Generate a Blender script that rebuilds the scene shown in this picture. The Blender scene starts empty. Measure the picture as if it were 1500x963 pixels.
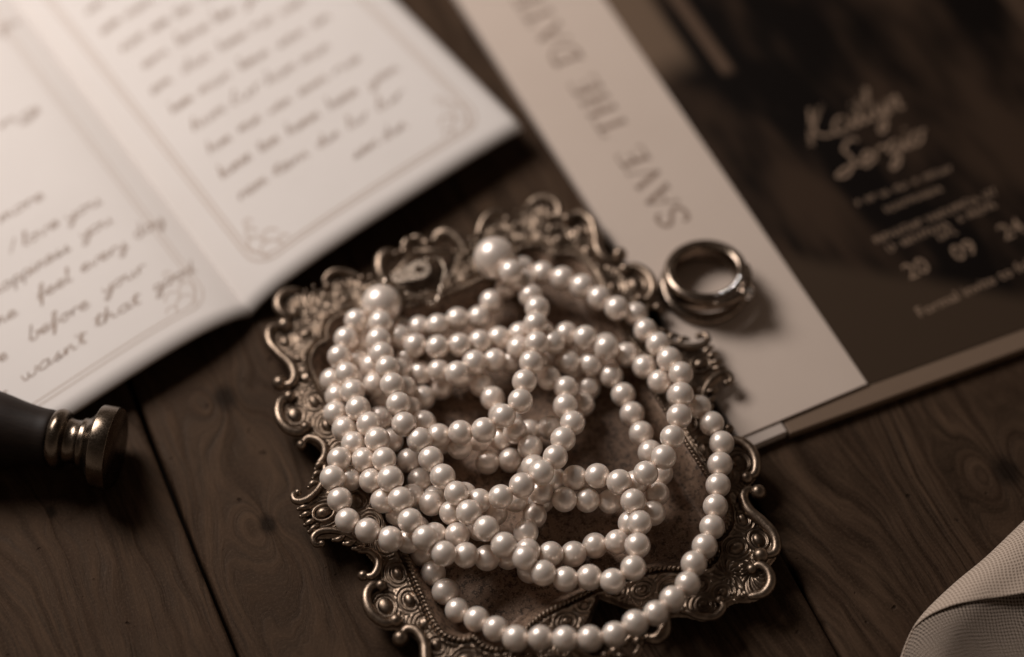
import bpy, bmesh, math, random
import numpy as np
from mathutils import Vector, Matrix
random.seed(4); rng = np.random.RandomState(4)
SC = bpy.context.scene
COL = SC.collection
MM = 0.001            # everything is laid out in millimetres, meshes are stored in metres

# ------------------------------------------------------------------ camera
TILT = math.radians(57); DIST = 580.0; LENS = 85.0
CAM = np.array([0, -DIST*math.cos(TILT), DIST*math.sin(TILT)])
FW = -CAM/DIST; RT = np.array([1., 0, 0]); UP = np.cross(RT, FW); FPX = LENS/36*1500
def at(u, v, z=0.0):
    """point of the photograph (1500 x 963) on the level z mm above the table"""
    d = FW*FPX + RT*(u-750) + UP*(481.5-v)
    return CAM + d*((z-CAM[2])/d[2])
cd = bpy.data.cameras.new('camera'); cam = bpy.data.objects.new('camera', cd); COL.objects.link(cam)
cam.location = Vector(CAM*MM); cam.rotation_euler = (math.pi/2-TILT, 0, 0)
cd.lens = LENS; cd.sensor_width = 36; cd.clip_start = 0.01; cd.clip_end = 20
cd.dof.use_dof = True; cd.dof.aperture_fstop = 3.5; cd.dof.aperture_blades = 0
cd.dof.focus_distance = float(np.dot(at(760, 745, 10)-CAM, FW))*MM
SC.camera = cam

# ------------------------------------------------------------------ light
wd = bpy.data.worlds.new('World'); SC.world = wd; wd.use_nodes = True
wn = wd.node_tree.nodes; wl = wd.node_tree.links
bg = wn['Background']; bg.inputs['Strength'].default_value = 0.175
# a dim room: its walls catch more light than the ceiling
_tc = wn.new('ShaderNodeTexCoord'); _sp = wn.new('ShaderNodeSeparateXYZ'); _rp = wn.new('ShaderNodeValToRGB')
wl.new(_tc.outputs['Generated'], _sp.inputs[0]); wl.new(_sp.outputs[2], _rp.inputs[0]); wl.new(_rp.outputs[0], bg.inputs['Color'])
_rp.color_ramp.elements[0].position = .15; _rp.color_ramp.elements[0].color = (1.0, .785, .63, 1)
_rp.color_ramp.elements[1].position = .75; _rp.color_ramp.elements[1].color = (.22, .165, .13, 1)
def area(name, loc, target, sx, sy, power, colr):
    d = bpy.data.lights.new(name, 'AREA'); d.shape = 'RECTANGLE'; d.size = sx*MM; d.size_y = sy*MM
    d.energy = power; d.color = colr
    o = bpy.data.objects.new(name, d); COL.objects.link(o)
    o.location = Vector(loc)*MM
    o.rotation_euler = (Vector(loc)-Vector(target)).to_track_quat('Z', 'Y').to_euler()
    return o
area('window_light', (-300, 250, 370), (-20, -10, 0), 240, 200, 2.65, (1.0, 0.925, 0.88))
SC.view_settings.view_transform = 'Standard'; SC.view_settings.look = 'None'
SC.view_settings.exposure = 0; SC.view_settings.gamma = 1
SC.render.engine = 'CYCLES'; SC.cycles.use_denoising = True; SC.cycles.max_bounces = 8
SC.cycles.sample_clamp_indirect = 6.0

# ------------------------------------------------------------------ materials
def lin(*c):
    return tuple(((x/255)/12.92 if x/255 <= .04045 else ((x/255+.055)/1.055)**2.4) for x in c)+(1,)
class NT:
    def __init__(s, name, **kw):
        s.m = bpy.data.materials.new(name); s.m.use_nodes = True; s.t = s.m.node_tree
        s.b = s.t.nodes['Principled BSDF']
        for k, v in kw.items(): s.b.inputs[k.replace('_', ' ')].default_value = v
    def n(s, typ, ins=None, **kw):
        x = s.t.nodes.new(typ)
        for k, v in kw.items(): setattr(x, k, v)
        for k, v in (ins or {}).items():
            if isinstance(v, bpy.types.NodeSocket): s.t.links.new(v, x.inputs[k])
            else: x.inputs[k].default_value = v
        return x
    def ma(s, op, a, b=0.0, c=0.0):
        return s.n('ShaderNodeMath', {0: a, 1: b, 2: c}, operation=op).outputs[0]
    def coord(s, kind='Object', sc=(1000, 1000, 1000)):
        c = s.n('ShaderNodeTexCoord').outputs[kind]
        return s.n('ShaderNodeMapping', {'Vector': c, 'Scale': sc}).outputs[0]
    def noise(s, vec, scale, detail=3, rough=.5, dist=0.0):
        return s.n('ShaderNodeTexNoise', {'Vector': vec, 'Scale': scale, 'Detail': detail, 'Roughness': rough, 'Distortion': dist}).outputs['Fac']
    def ramp(s, fac, stops):
        r = s.n('ShaderNodeValToRGB', {'Fac': fac}); e = r.color_ramp.elements
        while len(e) < len(stops): e.new(.5)
        for el, (p, c) in zip(e, stops):
            el.position = p; el.color = c if hasattr(c, '__len__') else (c, c, c, 1)
        return r.outputs[0]
    def mix(s, fac, a, b, blend='MIX'):
        x = s.n('ShaderNodeMix', data_type='RGBA', blend_type=blend)
        for i, v in ((0, fac), (6, a), (7, b)):
            if isinstance(v, bpy.types.NodeSocket): s.t.links.new(v, x.inputs[i])
            else: x.inputs[i].default_value = v
        return x.outputs[2]
    def out(s, sock, to):
        s.t.links.new(sock, s.b.inputs[to])
    def bump(s, h, dist_mm, strength=1.0):
        b = s.n('ShaderNodeBump', {'Height': h, 'Distance': dist_mm*MM, 'Strength': strength})
        s.t.links.new(b.outputs[0], s.b.inputs['Normal'])

def wood_material():
    k = NT('dark_wood', Roughness=.62, Specular_IOR_Level=.14, Specular_Tint=(1, .72, .52, 1))
    v = k.coord()
    sx = k.n('ShaderNodeSeparateXYZ', {0: v}); x, y = sx.outputs[0], sx.outputs[1]
    info = k.n('ShaderNodeObjectInfo').outputs['Random']
    off = k.ma('MULTIPLY', info, 317.0)
    lowv = k.n('ShaderNodeCombineXYZ', {0: k.ma('MULTIPLY', x, .016), 1: k.ma('ADD', k.ma('MULTIPLY', y, .0045), off), 2: off}).outputs[0]
    warp = k.noise(lowv, 1.0, 2, .5)
    midv = k.n('ShaderNodeCombineXYZ', {0: k.ma('MULTIPLY', x, .05), 1: k.ma('MULTIPLY', y, .02), 2: off}).outputs[0]
    warp2 = k.noise(midv, 1.0, 3, .55)
    xx = k.ma('ADD', x, k.ma('ADD', k.ma('MULTIPLY', warp, 95.0), k.ma('MULTIPLY', warp2, 9.0)))
    # knots push the rings aside
    knotmask = None
    for (kx, ky, kr) in KNOTS:
        dx = k.ma('SUBTRACT', x, kx); dy = k.ma('MULTIPLY', k.ma('SUBTRACT', y, ky), .75)
        d = k.ma('SQRT', k.ma('ADD', k.ma('MULTIPLY', dx, dx), k.ma('MULTIPLY', dy, dy)))
        g = k.ma('POWER', 2.718, k.ma('MULTIPLY', k.ma('POWER', k.ma('DIVIDE', d, kr*2.4), 2.0), -1.0))
        xx = k.ma('ADD', xx, k.ma('MULTIPLY', k.ma('MULTIPLY', dx, g), 2.6))
        wob = k.ma('MULTIPLY', k.noise(v, .5, 2), kr*.7)
        mk = k.n('ShaderNodeMapRange', {'Value': k.ma('ADD', d, wob), 'From Min': kr*.9, 'From Max': kr*1.7, 'To Min': 1.0, 'To Max': 0.0}).outputs[0]
        knotmask = mk if knotmask is None else k.ma('MAXIMUM', knotmask, mk)
    ring = k.ma('SINE', k.ma('ADD', k.ma('MULTIPLY', xx, 1.05), k.ma('MULTIPLY', k.ma('SINE', k.ma('MULTIPLY', xx, .23)), 1.6)))
    ring = k.ma('POWER', k.ma('MULTIPLY_ADD', ring, .5, .5), 6.0)
    ring = k.ma('MULTIPLY', ring, k.n('ShaderNodeMapRange', {'Value': warp2, 'From Min': .3, 'From Max': .6, 'To Min': .45, 'To Max': 1.0}).outputs[0])
    fv = k.n('ShaderNodeCombineXYZ', {0: k.ma('MULTIPLY', xx, .75), 1: k.ma('MULTIPLY', y, .05), 2: off}).outputs[0]
    fib = k.noise(fv, 1.0, 5, .65)
    fib = k.n('ShaderNodeMapRange', {'Value': fib, 'From Min': .3, 'From Max': .7}).outputs[0]
    blot = k.noise(v, .035, 4, .6)
    spk = k.n('ShaderNodeMapRange', {'Value': k.noise(v, .30, 2, .4), 'From Min': .72, 'From Max': .78}).outputs[0]
    base = k.mix(fib, lin(36, 27, 20), lin(82, 64, 50))
    base = k.mix(k.ma('MULTIPLY', ring, .62), base, lin(30, 19, 12))
    base = k.mix(k.n('ShaderNodeMapRange', {'Value': blot, 'From Min': .40, 'From Max': .66, 'To Max': .50}).outputs[0], base, lin(43, 30, 22))
    base = k.mix(k.ma('MULTIPLY', k.n('ShaderNodeMapRange', {'Value': k.noise(v, 1.6, 4, .75), 'From Min': .5, 'From Max': .75}).outputs[0], .35), base, lin(104, 84, 68))
    base = k.mix(k.ma('MULTIPLY', spk, .8), base, lin(18, 11, 8))
    base = k.mix(k.ma('MULTIPLY', knotmask, .9), base, lin(17, 11, 8))
    k.out(base, 'Base Color')
    rough = k.n('ShaderNodeMapRange', {'Value': fib, 'To Min': .5, 'To Max': .75}).outputs[0]
    k.out(rough, 'Roughness')
    h = k.ma('SUBTRACT', k.ma('MULTIPLY', fib, .5), k.ma('MULTIPLY', ring, .6))
    h = k.ma('SUBTRACT', h, k.ma('MULTIPLY', spk, .8))
    k.bump(h, .35, .8)
    return k.m

def metal(name, c1, c2, rough, r2, bump=.03, met=1.0, nsc=.35):
    k = NT(name, Metallic=met)
    v = k.coord(); n1 = k.noise(v, nsc, 5, .62); n2 = k.noise(v, 2.2, 4, .6)
    f = k.n('ShaderNodeMapRange', {'Value': n1, 'From Min': .36, 'From Max': .64}).outputs[0]
    k.out(k.mix(f, c1, c2), 'Base Color')
    k.out(k.n('ShaderNodeMapRange', {'Value': n2, 'From Min': .3, 'From Max': .7, 'To Min': rough, 'To Max': r2}).outputs[0], 'Roughness')
    k.bump(n2, bump, .6)
    return k.m

def paper(name, c1, c2, rough=.7, bump=.03, scale=.05):
    k = NT(name, Roughness=rough, Specular_IOR_Level=.3)
    v = k.coord(); n1 = k.noise(v, scale, 4, .6)
    k.out(k.mix(n1, c1, c2), 'Base Color')
    k.bump(k.noise(v, 2.5, 4, .6), bump, .5)
    return k.m

def pearl_material(name='pearl_nacre'):
    k = NT(name, Roughness=.36, IOR=1.6, Specular_IOR_Level=.8, Metallic=.40)
    info = k.n('ShaderNodeObjectInfo').outputs['Random']
    v = k.coord(); n1 = k.noise(v, .35, 3, .5)
    a = k.mix(info, (.87, .76, .675, 1), (.94, .835, .75, 1))
    a = k.mix(k.ma('MULTIPLY', n1, .35), a, (.82, .71, .61, 1))
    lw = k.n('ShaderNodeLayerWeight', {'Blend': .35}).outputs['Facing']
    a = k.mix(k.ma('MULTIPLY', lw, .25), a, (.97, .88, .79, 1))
    k.out(a, 'Base Color')
    k.b.inputs['Coat Weight'].default_value = .28
    k.b.inputs['Coat Roughness'].default_value = .13
    k.b.inputs['Coat IOR'].default_value = 1.6
    k.b.inputs['Subsurface Weight'].default_value = .25
    k.b.inputs['Subsurface Radius'].default_value = (1.0, .75, .6)
    k.b.inputs['Subsurface Scale'].default_value = .0012
    k.bump(k.noise(v, 1.3, 3, .5), .012, .5)
    return k.m

# ------------------------------------------------------------------ mesh helpers
def mesh_obj(name, verts, faces, mat, parent=None, smooth=True, uv=None):
    me = bpy.data.meshes.new(name)
    me.from_pydata([tuple(float(c)*MM for c in p) for p in verts], [], [tuple(int(i) for i in f) for f in faces])
    if mat: me.materials.append(mat)
    if smooth: me.polygons.foreach_set('use_smooth', [True]*len(me.polygons))
    if uv is not None:
        l = me.uv_layers.new(name='UVMap')
        idx = np.zeros(len(me.loops), int); me.loops.foreach_get('vertex_index', idx)
        l.data.foreach_set('uv', np.asarray(uv, float)[idx].ravel())
    me.update()
    o = bpy.data.objects.new(name, me); COL.objects.link(o)
    if parent: o.parent = parent
    return o
def thing(name, label, cat, loc=(0, 0, 0), rz=0.0, group=None):
    o = bpy.data.objects.new(name, None); COL.objects.link(o)
    o.location = Vector([c*MM for c in loc]); o.rotation_euler = (0, 0, rz); o.empty_display_size = .01
    o['label'] = label; o['category'] = cat
    if group: o['group'] = group
    return o
class MB:
    """collects geometry that belongs to one part"""
    def __init__(s): s.v = []; s.f = []
    def add(s, v, f):
        k = len(s.v); s.v += [tuple(p) for p in v]; s.f += [tuple(i+k for i in q) for q in f]
    def obj(s, name, mat, parent=None, smooth=True): return mesh_obj(name, s.v, s.f, mat, parent, smooth)
def catmull(pts, n=8, closed=False):
    P = [np.array(p, float) for p in pts]
    if len(P) < 3: return np.array(P)
    P = [2*P[0]-P[1]]+P+[2*P[-1]-P[-2]]
    out = []
    for i in range(1, len(P)-2):
        for j in range(n):
            t = j/n; a, b, c, d = P[i-1], P[i], P[i+1], P[i+2]
            out.append(.5*((2*b)+(c-a)*t+(2*a-5*b+4*c-d)*t*t+(3*b-a-3*c+d)*t**3))
    out.append(P[-2]); return np.array(out)
def tube(path, rad, seg=12, caps=True):
    path = np.asarray(path, float); n = len(path)
    rad = np.full(n, rad, float) if np.isscalar(rad) else np.asarray(rad, float)
    T = np.gradient(path, axis=0); T /= np.linalg.norm(T, axis=1)[:, None]+1e-9
    up = np.array([0, 0, 1.]) if abs(T[0][2]) < .9 else np.array([1., 0, 0])
    N = up-T[0]*(up@T[0]); N /= np.linalg.norm(N)
    v = []; f = []
    for i in range(n):
        N = N-T[i]*(N@T[i]); N /= np.linalg.norm(N); B = np.cross(T[i], N)
        for k in range(seg):
            a = 2*math.pi*k/seg; v.append(path[i]+rad[i]*(math.cos(a)*N+math.sin(a)*B))
    for i in range(n-1):
        for k in range(seg):
            k2 = (k+1) % seg; f.append((i*seg+k, i*seg+k2, (i+1)*seg+k2, (i+1)*seg+k))
    if caps:
        f.append(tuple(range(seg))[::-1]); f.append(tuple((n-1)*seg+k for k in range(seg)))
    return v, f
def ball(c, r, seg=16, ring=10, sq=(1, 1, 1)):
    v = []; f = []
    for i in range(1, ring):
        th = math.pi*i/ring
        for k in range(seg):
            a = 2*math.pi*k/seg
            v.append((c[0]+r*sq[0]*math.sin(th)*math.cos(a), c[1]+r*sq[1]*math.sin(th)*math.sin(a), c[2]+r*sq[2]*math.cos(th)))
    t = len(v); v.append((c[0], c[1], c[2]+r*sq[2])); v.append((c[0], c[1], c[2]-r*sq[2]))
    for i in range(ring-2):
        for k in range(seg):
            k2 = (k+1) % seg; f.append((i*seg+k, (i+1)*seg+k, (i+1)*seg+k2, i*seg+k2))
    for k in range(seg):
        k2 = (k+1) % seg; f.append((t, k, k2)); f.append((t+1, (ring-2)*seg+k2, (ring-2)*seg+k))
    return v, f
def lathe(profile, seg=64):
    v = []; f = []
    for (u, r) in profile:
        for k in range(seg):
            a = 2*math.pi*k/seg; v.append((u, r*math.cos(a), r*math.sin(a)))
    n = len(profile)
    for i in range(n-1):
        for k in range(seg):
            k2 = (k+1) % seg; f.append((i*seg+k, (i+1)*seg+k, (i+1)*seg+k2, i*seg+k2))
    return v, f
def slab(poly, z0, z1, bev=.25):
    """flat board with softened edges from a convex outline (counter-clockwise)"""
    P = [np.array(p[:2], float) for p in poly]; n = len(P); c = sum(P)/n
    def inset(d):
        out = []
        for i in range(n):
            a = P[i]-P[i-1]; b = P[(i+1) % n]-P[i]; a /= np.linalg.norm(a); b /= np.linalg.norm(b)
            na = np.array([-a[1], a[0]]); nb = np.array([-b[1], b[0]]); m = na+nb; m /= (m@na)
            out.append(P[i]+m*d)
        return out
    rings = [(inset(bev*.6), z0), (P, z0+bev*.6), (P, z1-bev), (inset(bev*.3), z1-bev*.3), (inset(bev), z1)]
    v = [(p[0], p[1], z) for r, z in rings for p in r]; f = []
    for i in range(len(rings)-1):
        for k in range(n):
            k2 = (k+1) % n; f.append((i*n+k, i*n+k2, (i+1)*n+k2, (i+1)*n+k))
    f.append(tuple(range(n))[::-1]); f.append(tuple((len(rings)-1)*n+k for k in range(n)))
    return v, f
def ribbons(lines, mapper, width):
    """pen strokes: flat ribbons laid on a surface by mapper(x, y)"""
    mb = MB()
    for ln in lines:
        P = np.asarray(ln, float)
        if len(P) < 2: continue
        T = np.gradient(P, axis=0); T /= np.linalg.norm(T, axis=1)[:, None]+1e-9
        N = np.stack([-T[:, 1], T[:, 0]], 1)
        w = np.full(len(P), width, float) if np.isscalar(width) else width(len(P))
        v = []; f = []
        for i in range(len(P)):
            for s in (-.5, .5):
                q = P[i]+N[i]*w[i]*s; v.append(mapper(q[0], q[1]))
            if i: f.append((2*i-2, 2*i-1, 2*i+1, 2*i))
        mb.add(v, f)
    return mb
# ------------------------------------------------------------------ the wooden table: planks with dark gaps
g1 = at(200, 590), at(350, 963); g2 = at(1140, 820), at(1230, 963)
pd = (g1[0]-g1[1])[:2]; pd /= np.linalg.norm(pd)          # along the planks
pr = np.array([pd[1], -pd[0]])                             # across, to the right
plank_rot = math.atan2(pd[1], pd[0])-math.pi/2
s1 = float(g1[1][:2]@pr); s2 = float(g2[1][:2]@pr)+.3; PW = s2-s1
def plank_local(u, v, k):
    p = at(u, v)[:2]; c = s1+PW*(k+.5); return (float(p@pr)-c, float(p@pd))
KNOTS = [(*plank_local(330, 583, 0), 2.6), (*plank_local(392, 768, 0), 2.0), (*plank_local(1475, 690, 1), 3.0), (*plank_local(75, 750, -1), 1.2)]
M_wood = wood_material()
table = bpy.data.objects.new('table', None); COL.objects.link(table); table['kind'] = 'structure'
for k in range(-2, 4):
    w2 = PW/2-.45; L0, L1 = -330, 420
    n = 40; v = []; f = []
    prof = [(-w2, -18), (-w2, -1.0), (-w2+.25, -.35), (-w2+.8, -.08), (-w2+1.8, 0)]+[(x, 0) for x in np.linspace(-w2+6, w2-6, 5)]+[(w2-1.8, 0), (w2-.8, -.08), (w2-.25, -.35), (w2, -1.0), (w2, -18)]
    for i in range(n+1):
        y = L0+(L1-L0)*i/n
        for j, (x, z) in enumerate(prof):
            wob = .22*math.sin(y*.045+k*2+(x > 0)) if abs(x) > w2-2 else 0
            v.append((x+wob, y, z))
    m = len(prof)
    for i in range(n):
        for j in range(m-1): f.append((i*m+j, i*m+j+1, (i+1)*m+j+1, (i+1)*m+j))
    f = [q[::-1] for q in f]
    o = mesh_obj('plank', v, f, M_wood, table)
    c = pr*(s1+PW*(k+.5)); o.location = Vector((c[0]*MM, c[1]*MM, 0)); o.rotation_euler = (0, 0, plank_rot)
M_dark = NT('gap_dark', Roughness=.9); M_dark.b.inputs['Base Color'].default_value = lin(18, 12, 9); M_dark = M_dark.m  # even near-black for the sheet below the planks, behind the gaps
o = mesh_obj('underframe', [(-500, -400, -12), (500, -400, -12), (500, 500, -12), (-500, 500, -12)], [(0, 1, 2, 3)], M_dark, table)

# ------------------------------------------------------------------ the ornate tray
TC = (0.815, -34.05); TR = math.radians(24.5)
tray = thing('ornate_tray', 'antique metal tray with cast scroll border and rope edge holding the pearls', 'tray', (TC[0], TC[1], 0), TR)
M_tray = metal('antique_metal', lin(156, 138, 121), lin(104, 89, 76), .28, .46, .05)
M_floor = NT('tarnished_floor', Metallic=.35)
_k = M_floor; _v = _k.coord(); _n1 = _k.noise(_v, .06, 5, .65); _n2 = _k.noise(_v, .9, 6, .75); _n3 = _k.noise(_v, 2.6, 3, .7)
_base = _k.mix(_k.n('ShaderNodeMapRange', {'Value': _n1, 'From Min': .38, 'From Max': .62}).outputs[0], lin(150, 124, 104), lin(104, 82, 66))
_base = _k.mix(_k.n('ShaderNodeMapRange', {'Value': _n2, 'From Min': .50, 'From Max': .58, 'To Max': .8}).outputs[0], _base, lin(38, 27, 20))
_base = _k.mix(_k.n('ShaderNodeMapRange', {'Value': _n3, 'From Min': .56, 'From Max': .66, 'To Max': .6}).outputs[0], _base, lin(186, 162, 140))
_k.out(_base, 'Base Color'); _k.out(_k.n('ShaderNodeMapRange', {'Value': _n2, 'To Min': .3, 'To Max': .75}).outputs[0], 'Roughness')
_k.bump(_n2, .12, .7); M_floor = _k.m

well = np.vstack([catmull([(0, 42.6), (6, 43), (12.5, 43.5), (17, 44.9), (21.5, 47.2), (25.3, 47.4), (28.2, 45.4), (29.2, 42.4)], 8),
                  catmull([(29.2, 42.4), (32, 41.9), (34.8, 39.3), (35.8, 35), (35.5, 27), (34.9, 14), (34.3, 0)], 8)[1:]])
outer = catmull([(0, 44.2), (3.3, 47.5), (6.5, 50.6), (8.6, 54), (10.6, 55.4), (13, 54.8), (16, 56.2), (18.4, 58.2), (21.2, 59.0), (24, 57.8), (27, 57.4), (30.4, 58.6), (33.4, 58.6), (35.8, 56.6), (37.2, 53.2), (40.6, 51.0), (42.0, 48.2), (41.4, 43.6), (40.0, 39.4), (40.6, 36.4), (42.8, 33.0), (46.0, 31.0), (47.5, 28.2), (47.4, 24.8), (45.0, 21.6), (42.2, 18.6), (41.6, 15.4), (42.4, 12.2), (43.6, 9.0), (46.4, 6.2), (49.8, 4.6), (52.0, 3.2), (52.4, 0)], 8)
def quad_loop(c):
    q1 = c; q4 = c[::-1]*[1, -1]; q3 = c*[-1, -1]; q2 = c[::-1]*[-1, 1]
    return np.vstack([q1, q4[1:], q3[1:], q2[1:-1]])
W4 = quad_loop(well); O4 = quad_loop(outer)
def sdf(px, py, loop):
    d = np.full(px.shape, 1e9); ins = np.zeros(px.shape, bool)
    A = loop; B = np.roll(loop, -1, 0)
    for a, b in zip(A, B):
        e = b-a; L = e@e
        if L < 1e-12: continue
        t = np.clip(((px-a[0])*e[0]+(py-a[1])*e[1])/L, 0, 1)
        d = np.minimum(d, (px-a[0]-t*e[0])**2+(py-a[1]-t*e[1])**2)
        c = ((a[1] > py) != (b[1] > py)); 
        if abs(e[1]) > 1e-12: ins ^= c & (px < e[0]*(py-a[1])/e[1]+a[0])
    d = np.sqrt(d); return np.where(ins, -d, d)
ST = .2
ga = np.arange(0, 52.6, ST); gb = np.arange(0, 61.0, ST)
GA, GB = np.meshgrid(ga, gb, indexing='ij')
so = sdf(GA, GB, O4); sw = sdf(GA, GB, W4)
def smooth(x, a, b):
    t = np.clip((x-a)/(b-a), 0, 1); return t*t*(3-2*t)
# ornament panels: (a, b, kind, period, phase direction)
sites = [(47.6, 0, 'boss', 2.1, 1.5), (39.6, 0, 'boss', 1.3, 1.9), (39.0, 6.6, 'boss', 1.3, 1.7), (43.8, 15.8, 'boss', .9, .9), (38.0, 13.2, 'boss', 1.1, 1.5), (38.4, 21.0, 'boss', 1.1, 1.7),
         (43.9, 27.0, 'boss', 1.6, 2.1), (38.6, 28.2, 'boss', 1.2, 1.8), (38.2, 34.8, 'boss', 1.0, 1.5), (37.6, 40.6, 'boss', 1.0, 1.4), (38.6, 46.6, 'boss', 1.3, 1.7), (33.2, 46.4, 'boss', 1.8, 1.2),
         (33.6, 53.6, 'fan', 13, 1), (28.6, 51.6, 'fan', 11, 0), (25.2, 54.8, 'boss', 1.2, .9), (21.0, 51.4, 'boss', 1.8, 1.1), (20.2, 55.8, 'boss', 1.0, .8), (15.2, 49.4, 'boss', 1.6, 1.1),
         (13.0, 52.8, 'boss', 1.0, .8), (9.2, 47.2, 'boss', 1.3, .9), (9.0, 51.6, 'boss', .8, .9), (4.0, 45.2, 'boss', .9, .6)]
D = np.stack([np.hypot(GA-s[0], GB-s[1]) for s in sites]); order = np.argsort(D, 0)
d1 = np.take_along_axis(D, order[:1], 0)[0]; d2 = np.take_along_axis(D, order[1:2], 0)[0]
own = order[0]; edge = d2-d1
rel = np.zeros_like(GA)
for i, s in enumerate(sites):
    m = own == i; dx = GA-s[0]; dy = GB-s[1]; d = D[i]; th = np.arctan2(dy, dx)
    if s[2] == 'boss':
        q = np.sqrt((dx/s[3])**2+(dy/s[4])**2)
        r = 1.0*np.sqrt(np.clip(1-q*q, 0, 1))
        mean = (s[3]+s[4])/2; rr = (q-1)*mean*.55+(d-mean)*.45
        lines = (.5+.5*np.cos(2*np.pi*(rr-.8)/1.0))**1.5*.52*smooth(rr, .2, .5)*(1-.35*smooth(rr, 2, 5))
        r = np.maximum(r, lines)
    elif s[2] == 'ring':
        wv = d+.35*np.sin(th*3+i); r = .55*(.5+.5*np.cos(wv*2*np.pi/s[3]))**2.2*smooth(d, .5, 1.0)+.85*np.sqrt(np.clip(1-(d/.9)**2, 0, 1))
    else:
        tw = th+.16*d*(1 if s[4] else -1); r = .6*(.5+.5*np.cos(tw*s[3]))**1.2*smooth(d, .4, 1.6)+.6*np.sqrt(np.clip(1-(d/.9)**2, 0, 1))
    rel[m] = r[m]
rel = rel*smooth(edge, .1, .7)+.34*np.exp(-(edge/.26)**2)
plate = 5.9+.7*smooth(-sw, -9, 0)+.0*GA
body = plate+rel*smooth(sw, .8, 1.8)*smooth(-so, .2, 1.0)
# raised plain lip next to the rope, and an outer fillet
body += .55*np.exp(-((sw-1.5)/.32)**2)
body = np.where(so > -.6, body-1.5*smooth(so, -.6, .55), body)
# the well wall falls to the floor
wall = smooth(-sw, -.2, 5.2)
floorz = 1.5+.0*GA
H = np.where(sw > 0, body-.25*np.exp(-(sw/.5)**2), (plate-.25)*(1-wall)+floorz*wall)
keep = so < .55
def grid_part(name, mask, mat):
    vs = []; fs = []; idx = {}
    na, nb = GA.shape
    cell = mask[:-1, :-1] & mask[1:, :-1] & mask[1:, 1:] & mask[:-1, 1:]
    ii, jj = np.where(cell)
    base = -np.ones(GA.shape, int); used = np.zeros(GA.shape, bool)
    for a, b in ((0, 0), (1, 0), (1, 1), (0, 1)): used[ii+a, jj+b] = True
    cnt = used.sum(); base[used] = np.arange(cnt)
    P = np.stack([GA[used], GB[used], H[used]], 1)
    Fq = np.stack([base[ii, jj], base[ii+1, jj], base[ii+1, jj+1], base[ii, jj+1]], 1)
    V = []; Fs = []; off = 0
    for sx in (1, -1):
        for sy in (1, -1):
            V.append(P*[sx, sy, 1]); q = Fq+off
            Fs.append(q if sx*sy > 0 else q[:, ::-1]); off += cnt
    V = np.vstack(V); Fs = np.vstack(Fs)
    # weld the seams of the four quarters
    key = {}; remap = np.zeros(len(V), int); newV = []
    R = np.round(V[:, :2], 3)+0.0
    for i in range(len(V)):
        if abs(V[i, 0]) < 1e-6 or abs(V[i, 1]) < 1e-6:
            k = (R[i, 0], R[i, 1])
            if k in key: remap[i] = key[k]; continue
            key[k] = len(newV)
        remap[i] = len(newV); newV.append(i)
    V = V[newV]*MM; Fs = remap[Fs]
    me = bpy.data.meshes.new(name); me.vertices.add(len(V)); me.vertices.foreach_set('co', V.ravel())
    me.loops.add(len(Fs)*4); me.loops.foreach_set('vertex_index', Fs.ravel())
    me.polygons.add(len(Fs)); me.polygons.foreach_set('loop_start', np.arange(len(Fs))*4)
    me.polygons.foreach_set('use_smooth', np.ones(len(Fs), bool)); me.materials.append(mat); me.update(calc_edges=True); me.validate()
    o = bpy.data.objects.new(name, me); COL.objects.link(o); o.parent = tray
    return o
grid_part('border', keep & (sw > -.3), M_tray)
grid_part('tray_floor', keep & (sw < 0.0), M_floor)
# skirt below the pan so that it stands on the table
lo = W4*[.93, .94]; n = len(lo); v = []; f = []
for z, s in ((5.2, 1.0), (1.0, .955), (0.0, .93)):
    for p in W4: v.append((p[0]*s, p[1]*s, z))
for i in range(2):
    for k in range(n): f.append((i*n+k, (i+1)*n+k, (i+1)*n+(k+1) % n, i*n+(k+1) % n))
mesh_obj('underside', v, f, M_tray, tray)
# twisted rope moulding along the well
acc = 0; seglen = np.linalg.norm(np.roll(W4, -1, 0)-W4, axis=1); tot = seglen.sum(); cum = np.concatenate([[0], np.cumsum(seglen)])
rope = MB(); NB = int(tot/1.05)
ux, uf = ball((0, 0, 0), 1, 8, 6)
ux = np.array(ux)
for i in range(NB):
    s = tot*i/NB; k = min(np.searchsorted(cum, s, 'right')-1, len(W4)-1); t = (s-cum[k])/(seglen[k]+1e-9)
    a = W4[k]; b = W4[(k+1) % len(W4)]; p = a+(b-a)*t; e = (b-a)/(seglen[k]+1e-9); nn = np.array([-e[1], e[0]])
    c = p+nn*0.0
    ang = .75; d1v = e*math.cos(ang)+nn*math.sin(ang); d2v = -e*math.sin(ang)+nn*math.cos(ang)
    q = ux*[.92, .50, .72]
    P = np.stack([c[0]+q[:, 0]*d1v[0]+q[:, 1]*d2v[0], c[1]+q[:, 0]*d1v[1]+q[:, 1]*d2v[1], 6.75+q[:, 2]], 1)
    rope.add(P, uf)
rope.obj('rope_edging', M_tray, tray)
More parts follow.
